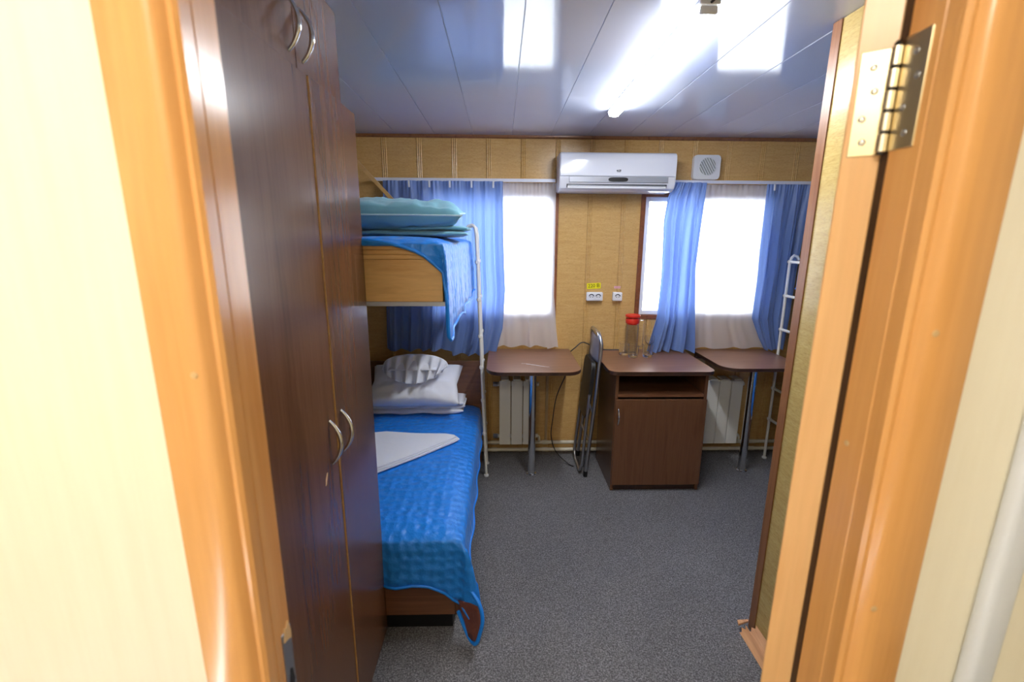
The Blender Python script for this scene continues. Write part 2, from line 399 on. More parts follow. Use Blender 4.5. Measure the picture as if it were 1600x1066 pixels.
# hinge: knuckles on the pin line, one flap on the leaf edge, one on the jamb
hz0, hz1 = 1.688, 1.812
hx, hy = JR-.0065, .6045
hinge = obj('hinge_flap', (lambda b: (box(b, -.0018, 0, .003, .036, hz0, hz1, .0006), leafxf(b), b)[-1])(BM()), BRASS, leaf, label='brass hinge flap screwed to the leaf edge')
def screw(c, n, par):
    t = Vector(n); a = t.orthogonal().normalized(); b = t.cross(a); bm = BM(); rings = []
    for r, h in ((.0042, 0), (.0036, .0008), (.0014, .0010), (.0010, -.0002)):
        rings.append([bm.verts.new(Vector(c)+t*h+(a*math.cos(q)+b*math.sin(q))*r) for q in [2*PI*k/14 for k in range(14)]])
    for A, B in zip(rings, rings[1:]):
        for k in range(14): bm.faces.new((A[k], A[(k+1) % 14], B[(k+1) % 14], B[k]))
    bm.faces.new(rings[-1]); obj('screw', bm, STEEL, par, smooth=50)
for z, d in ((1.793, .022), (1.765, .0175), (1.733, .026), (1.705, .022)):
    screw(H0+u_*-.0018+w_*d+Vector((0, 0, z)), -u_, hinge)
jf = one('hinge_flap', BRASS, dr, box, JR-.0018, JR+.001, .564, .600, hz0+.002, hz1+.006, .0006, label='brass hinge flap screwed to the right jamb')
for z, y in ((1.798, .582), (1.770, .575), (1.738, .588), (1.708, .580)): screw((JR-.0018, y, z), (-1, 0, 0), jf)
for k in range(5):
    a, b = hz0+k*(hz1-hz0)/5+.0016, hz0+(k+1)*(hz1-hz0)/5-.0016
    one('hinge_knuckle', BRASSP, leaf, lathe, [(.0052, a), (.0060, a+.0008), (.0060, b-.0008), (.0052, b)], (hx, hy, 0), 18, smooth=40)
one('hinge_pin', BLACK, leaf, lathe, [(.0042, hz0-.001), (.0042, hz1+.002), (.002, hz1+.005)], (hx, hy, 0), 14, smooth=40)
# partition at the right of the entrance
PX, PY = 1.04, 1.573
pw = sempty('wall_partition', (PX+.03, 1.08, 0), 'straw panelled partition right of the doorway')
yy = .6
while yy < PY-.01:
    b = min(yy+.245, PY-.002)
    one('panel', PANEL2, pw, box, PX, PX+.05, yy+.0008, b-.0008, 0, ZC-.001, .0012); yy += .245
one('corner_trim', TRIMB, pw, prism, [(PX-.004, PY-.036), (PX-.0045, PY+.003), (PX+.055, PY+.003), (PX+.055, PY-.036), (PX+.0502, PY-.036), (PX+.0502, PY-.0015), (PX-.0005, PY-.0015), (PX-.0005, PY-.036)], .0, ZC-.002, label='brown plastic corner trim')
bm = BM()
for (p0, p1, ends) in (((PX-.056, .001), (PX-.030, .030), 1.555), ((PX-.034, .026), (PX-.002, .052), 1.535)):
    n = 14
    for sgn in (0,):
        a = []
        for k, (px, pz) in enumerate([p0, p1]):
            a.append(((px, pz), (px+.003, pz-.0005 if k else pz)))
        jag = [ends+random.uniform(-.02, .012) for _ in range(5)]
        rows = []
        for i in range(5):
            t = i/4; px = p0[0]+(p1[0]-p0[0])*t; pz = p0[1]+(p1[1]-p0[1])*t
            rows.append([bm.verts.new((px, .61, pz)), bm.verts.new((px, jag[i], pz))])
        for A, B in zip(rows, rows[1:]): bm.faces.new((A[0], A[1], B[1], B[0]))
sk = obj('baseboard_right', bm, SPLW, None, solid=.004, label='broken wooden skirting end at the foot of the partition'); struct(sk)
bm = BM(); prism(bm, [(PX-.062, 1.55), (PX-.056, 1.572), (PX-.008, 1.574), (PX-.012, 1.566), (PX-.048, 1.556)], .03, .038); obj('splinter', bm, SPLW, sk)
# vertical duct on the hallway wall
bm = BM(); box(bm, .66, .70, .506, .5295, 0, 2.35, .009, 3)
d = obj('cable_duct', bm, ALU, None, 40); tag(d, 'white and grey vertical cable duct on the cream wall at the right edge', 'duct')
# hallway lamp behind the viewer
hl = thing('hallway_lamp', 'round glowing hallway ceiling lamp behind the viewer', 'lamp', (-.30, -.45, 2.4))
one('base', WHITE, hl, lathe, [(.20, 2.399), (.20, 2.38), (.19, 2.37)], (-.30, -.45, 0), 28, smooth=40)
one('globe', HALLM, hl, lathe, [(.185, 2.3695), (.184, 2.35), (.15, 2.31), (.09, 2.29), (0, 2.285)], (-.30, -.45, 0), 28, smooth=60)

# ------------------------------------------------------------------ wardrobe
def handle(bm, c, h, out, th=.0055, sy=0, n=12):
    """bow handle standing out in +x (out>0) from x=c[0], vertical, centre c"""
    pts = []; rs = []
    for i in range(n+1):
        t = i/n; pts.append((c[0]+out*math.sin(PI*t)**.8, c[1], c[2]-h/2+h*t)); rs.append(th*(.75+.45*math.sin(PI*t)))
    tube(bm, pts, rs, 10)
FX = -.464
wr = thing('wardrobe', 'tall dark walnut wardrobe with two long doors and chrome bow handles', 'wardrobe', (-.73, 1.23, 0))
bm = BM()
box(bm, XL+.003, FX-.02, .84, .858, 0, 1.962); box(bm, XL+.003, FX-.02, 1.543, 1.561, 0, 1.962)
box(bm, XL+.003, FX-.02, .858, 1.543, 1.944, 1.962); box(bm, XL+.003, FX-.02, .858, 1.543, .06, .078); box(bm, XL+.003, XL+.012, .858, 1.543, .078, 1.944); box(bm, FX-.045, FX-.03, .858, 1.543, 0, .06)
obj('body', bm, WALNUT, wr)
d1 = one('door', WALNUT, wr, box, FX-.019, FX, .846, 1.2085, .035, 1.957, .0012)
d2 = one('door', WALNUT, wr, box, FX-.013, FX+.0035, 1.2115, 1.561, .035, 1.960, .0012)
for d, y, x in ((d1, 1.163, FX), (d2, 1.243, FX+.0035)):
    bm = BM(); handle(bm, (x, y, 1.035), .125, .028); obj('handle', bm, CHROME, d, 60, label='chrome bow handle')
bm = BM(); prism(bm, [(1.103, .938), (1.107, .955), (1.118, .968), (1.124, .966), (1.116, .95), (1.109, .938)], FX-.0005, FX+.0006, 'x'); obj('chipped_patch', bm, CHIP, d1, label='pale chip in the laminate below the handle')
one('edge_band', TAN, d2, box, FX-.012, FX+.0030, 1.2106, 1.2114, .036, 1.958, label='raw tan door edge')
UX = -.500
uc = thing('overhead_cabinet', 'walnut overhead cabinet on top of the wardrobe up to the ceiling', 'cabinet', (-.75, 1.23, 1.963))
one('body', WALNUT, uc, box, XL+.003, UX-.02, .84, 1.561, 1.963, ZC-.003)
u1 = one('door', WALNUT, uc, box, UX-.019, UX, .845, 1.243, 1.967, ZC-.004, .0012)
u2 = one('door', WALNUT, uc, box, UX-.019, UX, 1.247, 1.561, 1.967, ZC-.004, .0012)
for d, y in ((u1, 1.205), (u2, 1.283)):
    bm = BM(); handle(bm, (UX, y, 2.07), .12, .03); obj('handle', bm, CHROME, d, 60, label='chrome bow handle')

# ------------------------------------------------------------------ bunks
AX = 1.82; AXL = 1.86
def bed_cover(name, label, X0, X1, Yn, Yf, zt, endH, cornH, sideH, m, mirror=False, hem=True, group=None, ns=26, nt_=60, lump=.004):
    """quilt over a bed. endH(x)->(outward,z) of the hem at the near end, sideH(y) likewise along the side, cornH(f)->(dx,dy,z)."""
    bm = BM(); nd = 12; R = .02
    nS, nT = ns, nt_
    def P(i, j):
        # i: 0..nS top, nS..nS+nd drop at side ; j: 0..nT along (far to near), nT..nT+nd drop at end
        a = max(0, i-nS)/nd; b = max(0, j-nT)/nd
        x = X0+(X1-X0)*min(i, nS)/nS; y = Yf+(Yn-Yf)*min(j, nT)/nT
        mdrop = max(a, b)
        n = noise.noise(Vector((x*5, y*5, 1.3)))*lump+noise.noise(Vector((x*14, y*14, 4.1)))*lump*.4
        edge = min(1, (X1-x)/.10, (y-Yn)/.10); zt2 = zt-.022*(1-max(0, edge))**2
        if mdrop == 0: return Vector((x, y, zt2+n))
        if b == 0:
            o, z = sideH(y); d = Vector((o, 0, z-zt2))
        elif a == 0:
            o, z = endH(x); d = Vector((0, -o, z-zt2))
        else:
            f = a/(a+b); d = Vector(cornH(f)); d.z -= zt2
        h = mdrop**.55; v = mdrop**1.3
        wv = .005*math.sin(y*23+x*19)*mdrop if (a and not b) else .003*math.sin(x*30)*mdrop
        return Vector((x+d.x*h+(wv if a else 0), y+d.y*h, zt2+n*(1-mdrop)+d.z*v))
    V = {}
    for i in range(nS+nd+1):
        for j in range(nT+nd+1):
            q = P(i, j)
            if mirror: q.x = (AX if zt > 1 else AXL)-q.x
            V[i, j] = bm.verts.new(q)
    for i in range(nS+nd):
        for j in range(nT+nd): bm.faces.new((V[i, j], V[i+1, j], V[i+1, j+1], V[i, j+1]))
    hemp = [V[i, nT+nd].co.copy() for i in range(nS+nd)]+[V[nS+nd, j].co.copy() for j in range(nT+nd, -1, -1)]
    o = obj(name, bm, m, None, 180, base=((AX-X1+.3) if mirror else X1-.3, (Yn+Yf)/2, zt))
    tag(o, label, 'bedspread', group)
    s = o.modifiers.new('thickness', 'SOLIDIFY'); s.thickness = .008; s.offset = -1
    if hem:
        b2 = BM(); tube(b2, hemp, .006, 6); obj('hem', b2, BLUEH, o, 180)
    return o
def lower_bed(mirror, label, group):
    mx = (lambda x: AXL-x) if mirror else (lambda x: x)
    def bx(bm, x0, x1, *r, **k): box(bm, min(mx(x0), mx(x1)), max(mx(x0), mx(x1)), *r, **k)
    t = thing('bed', label, 'bed', (mx(-.56), 2.3, 0), group)
    one('end_panel', WALNUTH, t, bx, -.985, -.186, 1.566, 1.584, .09, .335, bev=.001)
    one('corner_post', WALNUT, t, bx, -.185, -.163, 1.565, 1.588, .09, .335, bev=.001)
    one('side_rail', WALNUTH, t, bx, -.181, -.163, 1.589, 3.02, .09, .335)
    one('plinth', BLACK, t, bx, -.96, -.2, 1.60, 3.0, 0, .089)
    one('headboard', WALNUTH, t, bx, -.985, -.14, 3.021, 3.039, 0, .76, bev=.003)
    one('mattress', MATT, t, bx, -.98, -.19, 1.59, 3.015, .28, .428, bev=.02, seg=2)
    return t
lower_bed(False, 'walnut lower bed beside the wardrobe with blue quilt on top', 'lower beds')
lower_bed(True, 'lower bed against the right wall mostly hidden by the partition', 'lower beds')
def endH(x): return (max(0, min(1, (x+.475)/.05))*(.02+.01*math.sin(x*9)), lerp_table([(-.98, .235), (-.40, .243), (-.34, .250), (-.28, .238), (-.22, .205), (-.17, .155)], x))
def cornH(f): 
    return (lerp_table([(0, .0), (.35, .05), (.6, .085), (1, .055)], f), lerp_table([(0, -.02), (.4, -.05), (.6, -.04), (1, 0)], f), lerp_table([(0, .155), (.35, .09), (.5, .04), (.7, .13), (1, .28)], f))
def sideH(y): return (.032, lerp_table([(1.56, .28), (1.72, .31), (2.0, .30), (2.5, .31), (3.0, .31)], y)+.006*math.sin(y*17))
lq = bed_cover('bedspread', 'bright blue quilted bedspread on the lower bed with a drooping corner', -.975, -.160, 1.560, 3.01, .452, endH, cornH, sideH, BLUEQ, group='blue bedspreads')
# turned corner of the quilt showing its brown lining
bm = BM()
def PW(px, py, Y):
    d = rt2*(px-800)+up2*(533-py)+fw*711; return Vector((0, 0, CAMZ))+d*(Y/d.y)
q = [PW(716, 938, 1.55), PW(733, 942, 1.525), PW(750, 950, 1.49), PW(751, 985, 1.48), PW(742, 1006, 1.48), PW(730, 992, 1.51), PW(720, 968, 1.54)]
c = sum(q, Vector())/len(q)+Vector((0, .008, 0)); cv = bm.verts.new(c); vs = [bm.verts.new(v) for v in q]
for i in range(len(vs)): bm.faces.new((cv, vs[i], vs[(i+1) % len(vs)]))
bmesh.ops.subdivide_edges(bm, edges=bm.edges[:], cuts=2, use_grid_fill=True)
obj('turned_corner', bm, LINING, lq, 60, label='brown lining shown at the hanging corner', solid=.004)
bm = BM(); tube(bm, catmull([PW(730, 915, 1.545), PW(748, 943, 1.50), PW(754, 968, 1.48), PW(750, 990, 1.475), PW(743, 1006, 1.475), PW(732, 994, 1.51), PW(716, 955, 1.54)]), .008, 8)
obj('hem', bm, BLUEH, lq, 60)
bed_cover('bedspread', 'blue quilted bedspread on the right lower bed, seen under the table', -.975, -.160, 1.560, 3.01, .452, endH, lambda f: (.055*f, -.02*(1-f), .28), sideH, BLUEQ, mirror=True, group='blue bedspreads')

def upper_berth(mirror, label, mlabel, group):
    mx = (lambda x: AX-x) if mirror else (lambda x: x)
    def bx(bm, x0, x1, *r, **k): box(bm, min(mx(x0), mx(x1)), max(mx(x0), mx(x1)), *r, **k)
    t = thing('upper_berth', label, 'bunk', (mx(-.58), 2.25, 1.36), group)
    one('end_panel', TAN, t, bx, -.995, -.2, 1.567, 1.585, 1.367, 1.510, bev=.001)
    bm = BM(); bx(bm, -.995, -.2, 1.563, 1.585, 1.5105, 1.526, bev=.002); bx(bm, -.995, -.2, 1.565, 1.585, 1.5265, 1.542, bev=.002); bx(bm, -.995, -.2, 1.563, 1.585, 1.5425, 1.558, bev=.002)
    obj('top_moulding', bm, TAN, t)
    one('base_board', SILVER, t, bx, -.995, -.19, 1.564, 3.02, 1.352, 1.3665, label='grey metal edge under the berth')
    one('side_panel', TAN, t, bx, -.218, -.2, 1.586, 3.02, 1.367, 1.558)
    one('mattress', MATT, t, bx, -.99, -.222, 1.59, 3.015, 1.50, 1.573, bev=.015, seg=2)
    return t
upper_berth(False, 'tan laminate upper berth mounted above the lower bed', '', 'upper berths')
upper_berth(True, 'upper berth on the right wall mostly hidden by the partition', '', 'upper berths')
def endU(x): return (.008 if x > -.46 else 0, lerp_table([(-.98, 1.578), (-.45, 1.575), (-.38, 1.566), (-.30, 1.545), (-.25, 1.52), (-.196, 1.47)], x))
def cornU(f): return (lerp_table([(0, 0), (.5, .015), (1, .018)], f), lerp_table([(0, -.012), (.5, -.03), (1, -.02)], f), lerp_table([(0, 1.47), (.5, 1.36), (.75, 1.25), (1, 1.245)], f))
def sideU(y): return (.018, 1.250+.012*math.sin(y*11)+.006*math.sin(y*31))
bed_cover('bedspread', 'blue quilted bedspread hanging over the edge of the upper berth', -.985, -.196, 1.558, 3.0, 1.585, endU, cornU, sideU, BLUEQ, group='blue bedspreads')
bed_cover('bedspread', 'blue bedspread on the right upper berth behind the white ladder rungs', -.985, -.196, 1.558, 3.05, 1.585, endU, cornU, sideU, BLUEQ, mirror=True, group='blue bedspreads')
# brace
bm = BM(); A = Vector((-.94, 3.03, 2.09)); B = Vector((-.50, 2.99, 1.62)); dd = (B-A).normalized(); nn = Vector((dd.z, 0, -dd.x))
vs = []
for e in (A, B):
    for s1, s2 in ((-1, -1), (1, -1), (1, 1), (-1, 1)): vs.append(bm.verts.new(e+nn*.011*s1+Vector((0, .006*s2, 0))))
for f in ((0, 1, 2, 3), (4, 7, 6, 5), (0, 4, 5, 1), (1, 5, 6, 2), (2, 6, 7, 3), (3, 7, 4, 0)): bm.faces.new([vs[i] for i in f])
o = obj('berth_brace', bm, TAN, None); tag(o, 'slanting tan brace from wall corner down to the upper berth', 'brace')

# ladders
def ladder(x0, x1, dz, lab, ys, inv=False):
    s = -1 if inv else 1
    t = thing('bunk_ladder', lab, 'ladder', (x0, (ys[0]+ys[1])/2, 0), 'white bunk ladders')
    def X(z): return x0+(x1-x0)*z/1.62
    for y in ys:
        pts = [(X(0), y, .012), (X(.5), y, .5), (X(1), y, 1.), (X(1.6), y, 1.6-dz), (X(1.63)-s*.006, y, 1.645-dz), (X(1.63)-s*.022, y, 1.662-dz), (X(1.63)-s*.045, y, 1.655-dz), (X(1.63)-s*.06, y, 1.632-dz)]
        one('rail', WHITER, t, tube, pts, .0095, 12, smooth=60)
        one('foot', WHITE, t, lathe, [(.017, 0.0005), (.017, .010), (.012, .014)], (X(0), y, 0), 16, smooth=40, label='white plastic foot')
    for z in (.31, .545, .77, .975, 1.21, 1.44):
        one('rung', WHITER, t, tube, [(X(z)+s*.001, ys[0]-.017, z), (X(z), ys[0]-.012, z), (X(z), ys[1]+.012, z), (X(z), ys[1]+.017, z)], [.010, .0145, .0085, .010] if False else .0095, 10, smooth=60)
        for y in ys: one('joint', WHITER, t, tube, [(X(z), y, z-.012), (X(z), y, z-.006), (X(z), y, z+.006), (X(z), y, z+.012)], [.011, .0145, .0145, .011], 10, smooth=60)
    return t
ladder(-.101, -.152, 0, 'white metal ladder leaning on the left upper berth beside the table', (2.835, 3.02-.01))
ladder(1.958, 1.95, .18, 'white metal ladder against the right berth behind the partition edge', (2.80, 3.07), True)

# ------------------------------------------------------------------ bedding
def pillow(name, c, sx, sy, sz, m, label, rot=(0, 0, 0), grp=None, seed=0, wr=.006, piping=None, parent=None, cat='pillow', p=3.2):
    bm = BM(); n = 36
    Rm = Matrix.Rotation(rot[2], 3, 'Z') @ Matrix.Rotation(rot[0], 3, 'X') @ Matrix.Rotation(rot[1], 3, 'Y')
    def f(sgn):
        def g(u, v):
            x, y = 2*u-1, 2*v-1
            k = max(0, 1-abs(x)**p)**.36*max(0, 1-abs(y)**p)**.36
            pin = 1-.10*(abs(x)**4*(1-abs(y))**1.0) - .0
            pin2 = 1-.10*(abs(y)**4*(1-abs(x))**1.0)
            q = Vector((x*sx/2*pin, y*sy/2*pin2, sgn*k*sz/2))
            w = noise.noise(Vector((x*3+seed, y*3, sgn*.3)))*wr*2*k+noise.noise(Vector((x*9+seed, y*4, sgn)))*wr*k
            w += .5*wr*k*math.sin(9*math.atan2(y+.3, x+.2)+seed)*min(1, math.hypot(x, y))
            q.z += w*sgn
            return Vector(c)+Rm @ q
        return g
    grid(bm, f(1), n, n); grid(bm, f(-1), n, n); bmesh.ops.remove_doubles(bm, verts=bm.verts, dist=.0008)
    o = obj(name, bm, m, parent, 180)
    if parent is None: tag(o, label, cat, grp)
    if piping:
        b = BM(); pts = []
        for k in range(4):
            for i in range(12):
                t = -1+2*i/12; x, y = [(t, -1), (1, t), (-t, 1), (-1, -t)][k]
                pin = 1-.10*(abs(x)**4*(1-abs(y))); pin2 = 1-.10*(abs(y)**4*(1-abs(x)))
                pts.append(Vector(c)+Rm @ Vector((x*sx/2*pin, y*sy/2*pin2, 0)))
        tube(b, pts, .0035, 6, True); obj('piping', b, piping, o, 60)
    return o
def folded(name, c, sx, sy, h, layers, m, label, cat, rot=0, tilt=0, seed=0):
    bm = BM(); Rm = Matrix.Rotation(rot, 3, 'Z') @ Matrix.Rotation(tilt, 3, 'X')
    th = h/layers
    for k in range(layers):
        zc = (k+.5)*th; ox = random.uniform(-.012, .012); oy = random.uniform(-.012, .012)
        N1 = 40
        def g(u, v, zc=zc, ox=ox, oy=oy, k=k):
            a = 2*PI*u; w = 2*v-1
            cy = math.copysign(abs(math.cos(a))**.35, math.cos(a)); cz = math.copysign(abs(math.sin(a))**.7, math.sin(a))
            wl = noise.noise(Vector((w*2.4+seed, k*2.1, math.cos(a)*1.3)))*.012
            e = (1-abs(w)**14)**.5 if abs(w) < 1 else 0
            return Vector(c)+Rm @ Vector((w*sx/2+ox+wl, cy*(sy/2)*(.96+.04*e)+oy+wl, zc+cz*th*.56*max(.25, e)+wl*.4))
        V = [[bm.verts.new(g(i/N1, j/30)) for j in range(31)] for i in range(N1)]
        for i in range(N1):
            for j in range(30): bm.faces.new((V[i][j], V[(i+1) % N1][j], V[(i+1) % N1][j+1], V[i][j+1]))
        bm.faces.new([V[i][0] for i in range(N1)]); bm.faces.new([V[i][30] for i in range(N1)][::-1])
    o = obj(name, bm, m, None, 70); tag(o, label, cat); return o
folded('folded_duvet', (-.43, 2.08, 1.588), .58, .46, .045, 2, TEAL, 'thin folded teal duvet under the teal pillow on the upper berth', 'duvet', .05, 0, 5)
pillow('pillow', (-.47, 2.02, 1.682), .62, .46, .115, TEAL, 'teal pillow lying on the upper berth', (math.radians(4), 0, .05), None, 3, .009, TEALP)
folded('folded_sheet', (-.56, 2.915, .456), .63, .19, .085, 3, WHITEC, 'folded white bedding under the pillow of the lower bed', 'sheet', 0, 0, 2)
pillow('pillow', (-.56, 2.862, .645), .60, .34, .13, WHITEC, 'white pillow on the lower bed propped against the headboard', (math.radians(30), 0, 0), None, 8, .008)
# fan-folded towel: pleats radiate from a pinched base
bm = BM()
fc = Vector((-.555, 2.765, .748))
def fan(u, v):
    a = PI*(1-u); ca, sa = math.cos(a), math.sin(a)
    top = Vector((.205*ca+.01, .055, .03+.085*sa**.8)); bot = Vector((.195*ca*(1-.12*sa), -.045*sa+.01, .028-.085*sa**1.4))
    q = top.lerp(bot, v)
    g = math.sin(u*PI*15)*(.004+.034*v)*(.35+.65*sa)
    q += Vector((-g*.25*ca, -.012*math.sin(PI*min(1, v*1.1))*sa-g, g*.35))
    return fc+q
grid(bm, fan, 170, 16)
grid(bm, lambda u, v: fc+Vector((.15*(2*u-1), .06-.085*v, .03+(.06*(1-abs(2*u-1)**2)*(1-v)))), 16, 6)
o = obj('fan_folded_towel', bm, WHITEC, None, 180, solid=.004); tag(o, 'white towel folded into a pleated fan on the lower pillow', 'towel')
# pointed folded towel
bm = BM()
pts = [(-.80, 2.46), (-.66, 2.49), (-.48, 2.455), (-.30, 2.455), (-.246, 2.435), (-.235, 2.415), (-.26, 2.385), (-.42, 2.215), (-.61, 2.03), (-.80, 1.97)]
for k, (dz, sc) in enumerate(((0, 1), (.009, .985), (.018, .965))):
    cx, cy = -.55, 2.28
    prism(bm, [(cx+(x-cx)*sc-.004*k, cy+(y-cy)*sc) for x, y in pts], .460+dz, .460+dz+.0085, 'z', .003)
o = obj('folded_towel', bm, WHITEC, None, 50); tag(o, 'flat white towel folded to a point in the middle of the lower bed', 'towel')

# ------------------------------------------------------------------ window textiles
def curtain(name, label, Lt, Rt, z0, z1, yc, folds, amp, m, cat, group, seed=0, hemf=None, nx=150, nz=50, hooks=(), power=1.0):
    bm = BM()
    def f(u, v):
        z = z1+(z0-z1)*v; l, r = lerp_table(Lt, z), lerp_table(Rt, z)
        uu = u+.035*math.sin(6.3*u*2.1+seed)*math.sin(PI*u)
        A = amp*(.35+.65*min(1, v*2.2))
        ph = 2*PI*folds*uu+seed+.8*noise.noise(Vector((u*4+seed, v*1.4, 0)))
        y = A*math.sin(ph)*.8+A*.5*abs(math.sin(ph*.5))+A*.3*math.sin(ph*2.3+1.3*seed+v*1.5)+amp*.9*noise.noise(Vector((u*6+seed, v*3.1, 2)))*v
        if v < .10: y += .004*math.sin(2*PI*folds*4.3*u+seed)*(1-v/.1)
        if hemf: z += hemf(u)*v**3
        z += .006*math.sin(ph)*v
        return Vector((l+(r-l)*u+.25*A*math.sin(2*ph)*.4, yc+y, z))
    V = [[bm.verts.new(f(i/nx, j/nz)) for j in range(nz+1)] for i in range(nx+1)]
    for i in range(nx):
        for j in range(nz): bm.faces.new((V[i][j], V[i+1][j], V[i+1][j+1], V[i][j+1]))
    o = obj(name, bm, m, None, 180, recalc=True); tag(o, label, cat, group)
    for hx_ in hooks:
        b = BM(); box(b, hx_-.006, hx_+.006, yc-amp-.006, yc-amp-.001, z1-.045, z1-.004, .002); obj('curtain_hook', b, WHITE, o, label='white plastic curtain hook')
    return o
CZ = 1.945
curtain('curtain', 'wide blue satin curtain behind the left bunk and ladder', [(.8, -.80), (1.94, -.765)], [(.80, -.045), (1.0, .012), (1.25, .03), (1.5, .02), (1.94, .012)], .815, CZ, 3.105, 7.5, .024, CURT, 'curtain', 'blue curtains', 1.7, lambda u: -.03 if u > .6 else 0, hooks=(-.59, -.46, -.33, -.19, -.05))
curtain('curtain', 'blue satin curtain between the sockets and the second bright window, reaching the cabinet', [(.80, 1.015), (.86, 1.035), (1.04, 1.08), (1.35, 1.09), (1.7, 1.075), (1.85, 1.09), (1.94, 1.125)], [(.80, 1.345), (.95, 1.34), (1.4, 1.31), (1.94, 1.335)], .815, CZ, 3.075, 3.6, .036, CURT, 'curtain', 'blue curtains', .4, lambda u: -.0)
curtain('curtain', 'blue satin curtain right of the second window, gathered toward its foot', [(.80, 1.90), (.9, 1.84), (1.04, 1.775), (1.3, 1.775), (1.6, 1.77), (1.94, 1.765)], [(.80, 2.02), (1.94, 2.06)], .815, CZ, 3.125, 3.2, .022, CURT, 'curtain', 'blue curtains', 2.9, hooks=(1.80,))
curtain('curtain', 'shaded blue curtain in the corner behind the right ladder', [(.8, 2.08), (1.94, 2.05)], [(.80, 2.75), (1.94, 2.75)], .815, CZ, 3.135, 8, .012, CURT, 'curtain', 'blue curtains', 4.1)
curtain('sheer_curtain', 'white sheer curtain over the left window beside the air conditioner', [(.8, -.04), (1.94, -.02)], [(.80, .415), (.95, .395), (1.2, .372), (1.94, .366)], .832, CZ-.002, 3.16, 3.6, .008, SHEER, 'sheer curtain', 'white sheers', 5.2, lambda u: -.012 if u > .82 else 0, 120, 40)
curtain('sheer_curtain', 'white sheer curtain over the right window above the right table', [(.8, 1.32), (1.94, 1.31)], [(.80, 1.93), (1.0, 1.82), (1.94, 1.80)], .818, CZ-.002, 3.165, 3.1, .007, SHEER, 'sheer curtain', 'white sheers', 3.3, None, 120, 40)
for lab, a, b in (('white curtain rail over the left window', -.83, .355), ('white curtain rail from the air conditioner to the right corner', 1.11, 2.79)):
    bm = BM(); box(bm, a, b, 3.125, 3.17, CZ+.006, CZ+.016, .002, 2); box(bm, a, b, 3.118, 3.124, CZ-.002, CZ+.018)
    o = obj('curtain_rail', bm, RAIL, None); tag(o, lab, 'curtain rail', 'white curtain rails')
    pass

# ------------------------------------------------------------------ air conditioner, fan grille, sockets
ac = thing('air_conditioner', 'white wall-mounted air conditioner between the windows under the ceiling', 'air conditioner', (.735, 3.1, 1.88))
ax0, ax1 = .368, 1.102
poly = [(3.196, 1.880), (3.06, 1.880), (3.03, 1.885), (3.012, 1.896), (3.004, 1.915), (3.0, 1.96), (3.0, 2.06), (3.006, 2.096), (3.02, 2.110), (3.05, 2.116), (3.196, 2.116)]
bm = BM(); prism(bm, poly, ax0, ax1, 'x', .006); obj('body', bm, ACW, ac, 35)
one('front_panel', ACW, ac, prism, [(3.0, 1.966), (2.992, 1.970), (2.990, 2.06), (2.996, 2.094), (3.012, 2.108), (3.02, 2.109), (3.0065, 2.096), (2.9995, 2.06)], ax0+.004, ax1-.004, 'x', smooth=40)
band = one('silver_band', SILVER, ac, prism, [(2.9995, 1.930), (2.993, 1.932), (2.9915, 1.964), (2.9995, 1.9655)], ax0+.06, ax1-.05, 'x', smooth=40, label='silver band with dark display')
bm = BM(); prism(bm, [(.735+.062*math.copysign(abs(math.cos(t))**.45, math.cos(t)), 1.948+.0125*math.copysign(abs(math.sin(t))**.7, math.sin(t))) for t in [2*PI*k/28 for k in range(28)]], 2.989, 2.993, 'y'); obj('display', bm, BLACK, band, label='dark oval display')
one('outlet_slot', BLACK, ac, prism, [(3.0055, 1.900), (3.002, 1.903), (2.9985, 1.920), (3.0015, 1.921), (3.006, 1.91)], ax0+.045, ax1-.055, 'x')
one('louvre', WHITE, ac, prism, [(3.004, 1.893), (2.998, 1.896), (2.9955, 1.908), (2.9985, 1.9085)], ax0+.05, ax1-.06, 'x')
one('louvre', SILVER, ac, prism, [(2.9985, 1.911), (2.9955, 1.9115), (2.9955, 1.9145), (2.9985, 1.914)], ax0+.05, ax1-.06, 'x')
def text(name, s, size, loc, m, parent, roll=0, ext=.0004):
    cu = bpy.data.curves.new(name, 'FONT'); cu.body = s; cu.size = size; cu.extrude = ext; cu.align_x = 'CENTER'; cu.align_y = 'CENTER'; cu.resolution_u = 3
    t = bpy.data.objects.new('tmp', cu); dg = bpy.context.evaluated_depsgraph_get(); COL.objects.link(t)
    dg = bpy.context.evaluated_depsgraph_get(); me = bpy.data.meshes.new_from_object(t.evaluated_get(dg)); bpy.data.objects.remove(t)
    me.transform(Matrix.Translation(Vector(loc)-Vector(parent['_w'])) @ Matrix.Rotation(roll, 4, 'Y') @ Matrix.Rotation(PI/2, 4, 'X'))
    me.materials.clear(); me.materials.append(m)
    o = bpy.data.objects.new(name, me); COL.objects.link(o); o.parent = parent; o['_w'] = parent['_w']; return o
bm = BM(); box(bm, .722, .731, 2.9888, 2.9905, 1.998, 2.004); box(bm, .734, .737, 2.9888, 2.9905, 1.998, 2.006); box(bm, .740, .750, 2.9888, 2.9905, 1.998, 2.0015); box(bm, .740, .750, 2.9888, 2.9905, 2.003, 2.006); box(bm, .724, .748, 2.9888, 2.9905, 1.993, 1.9955)
obj('maker_mark', bm, DGREY, ac, label='tiny dark mark on the front panel')

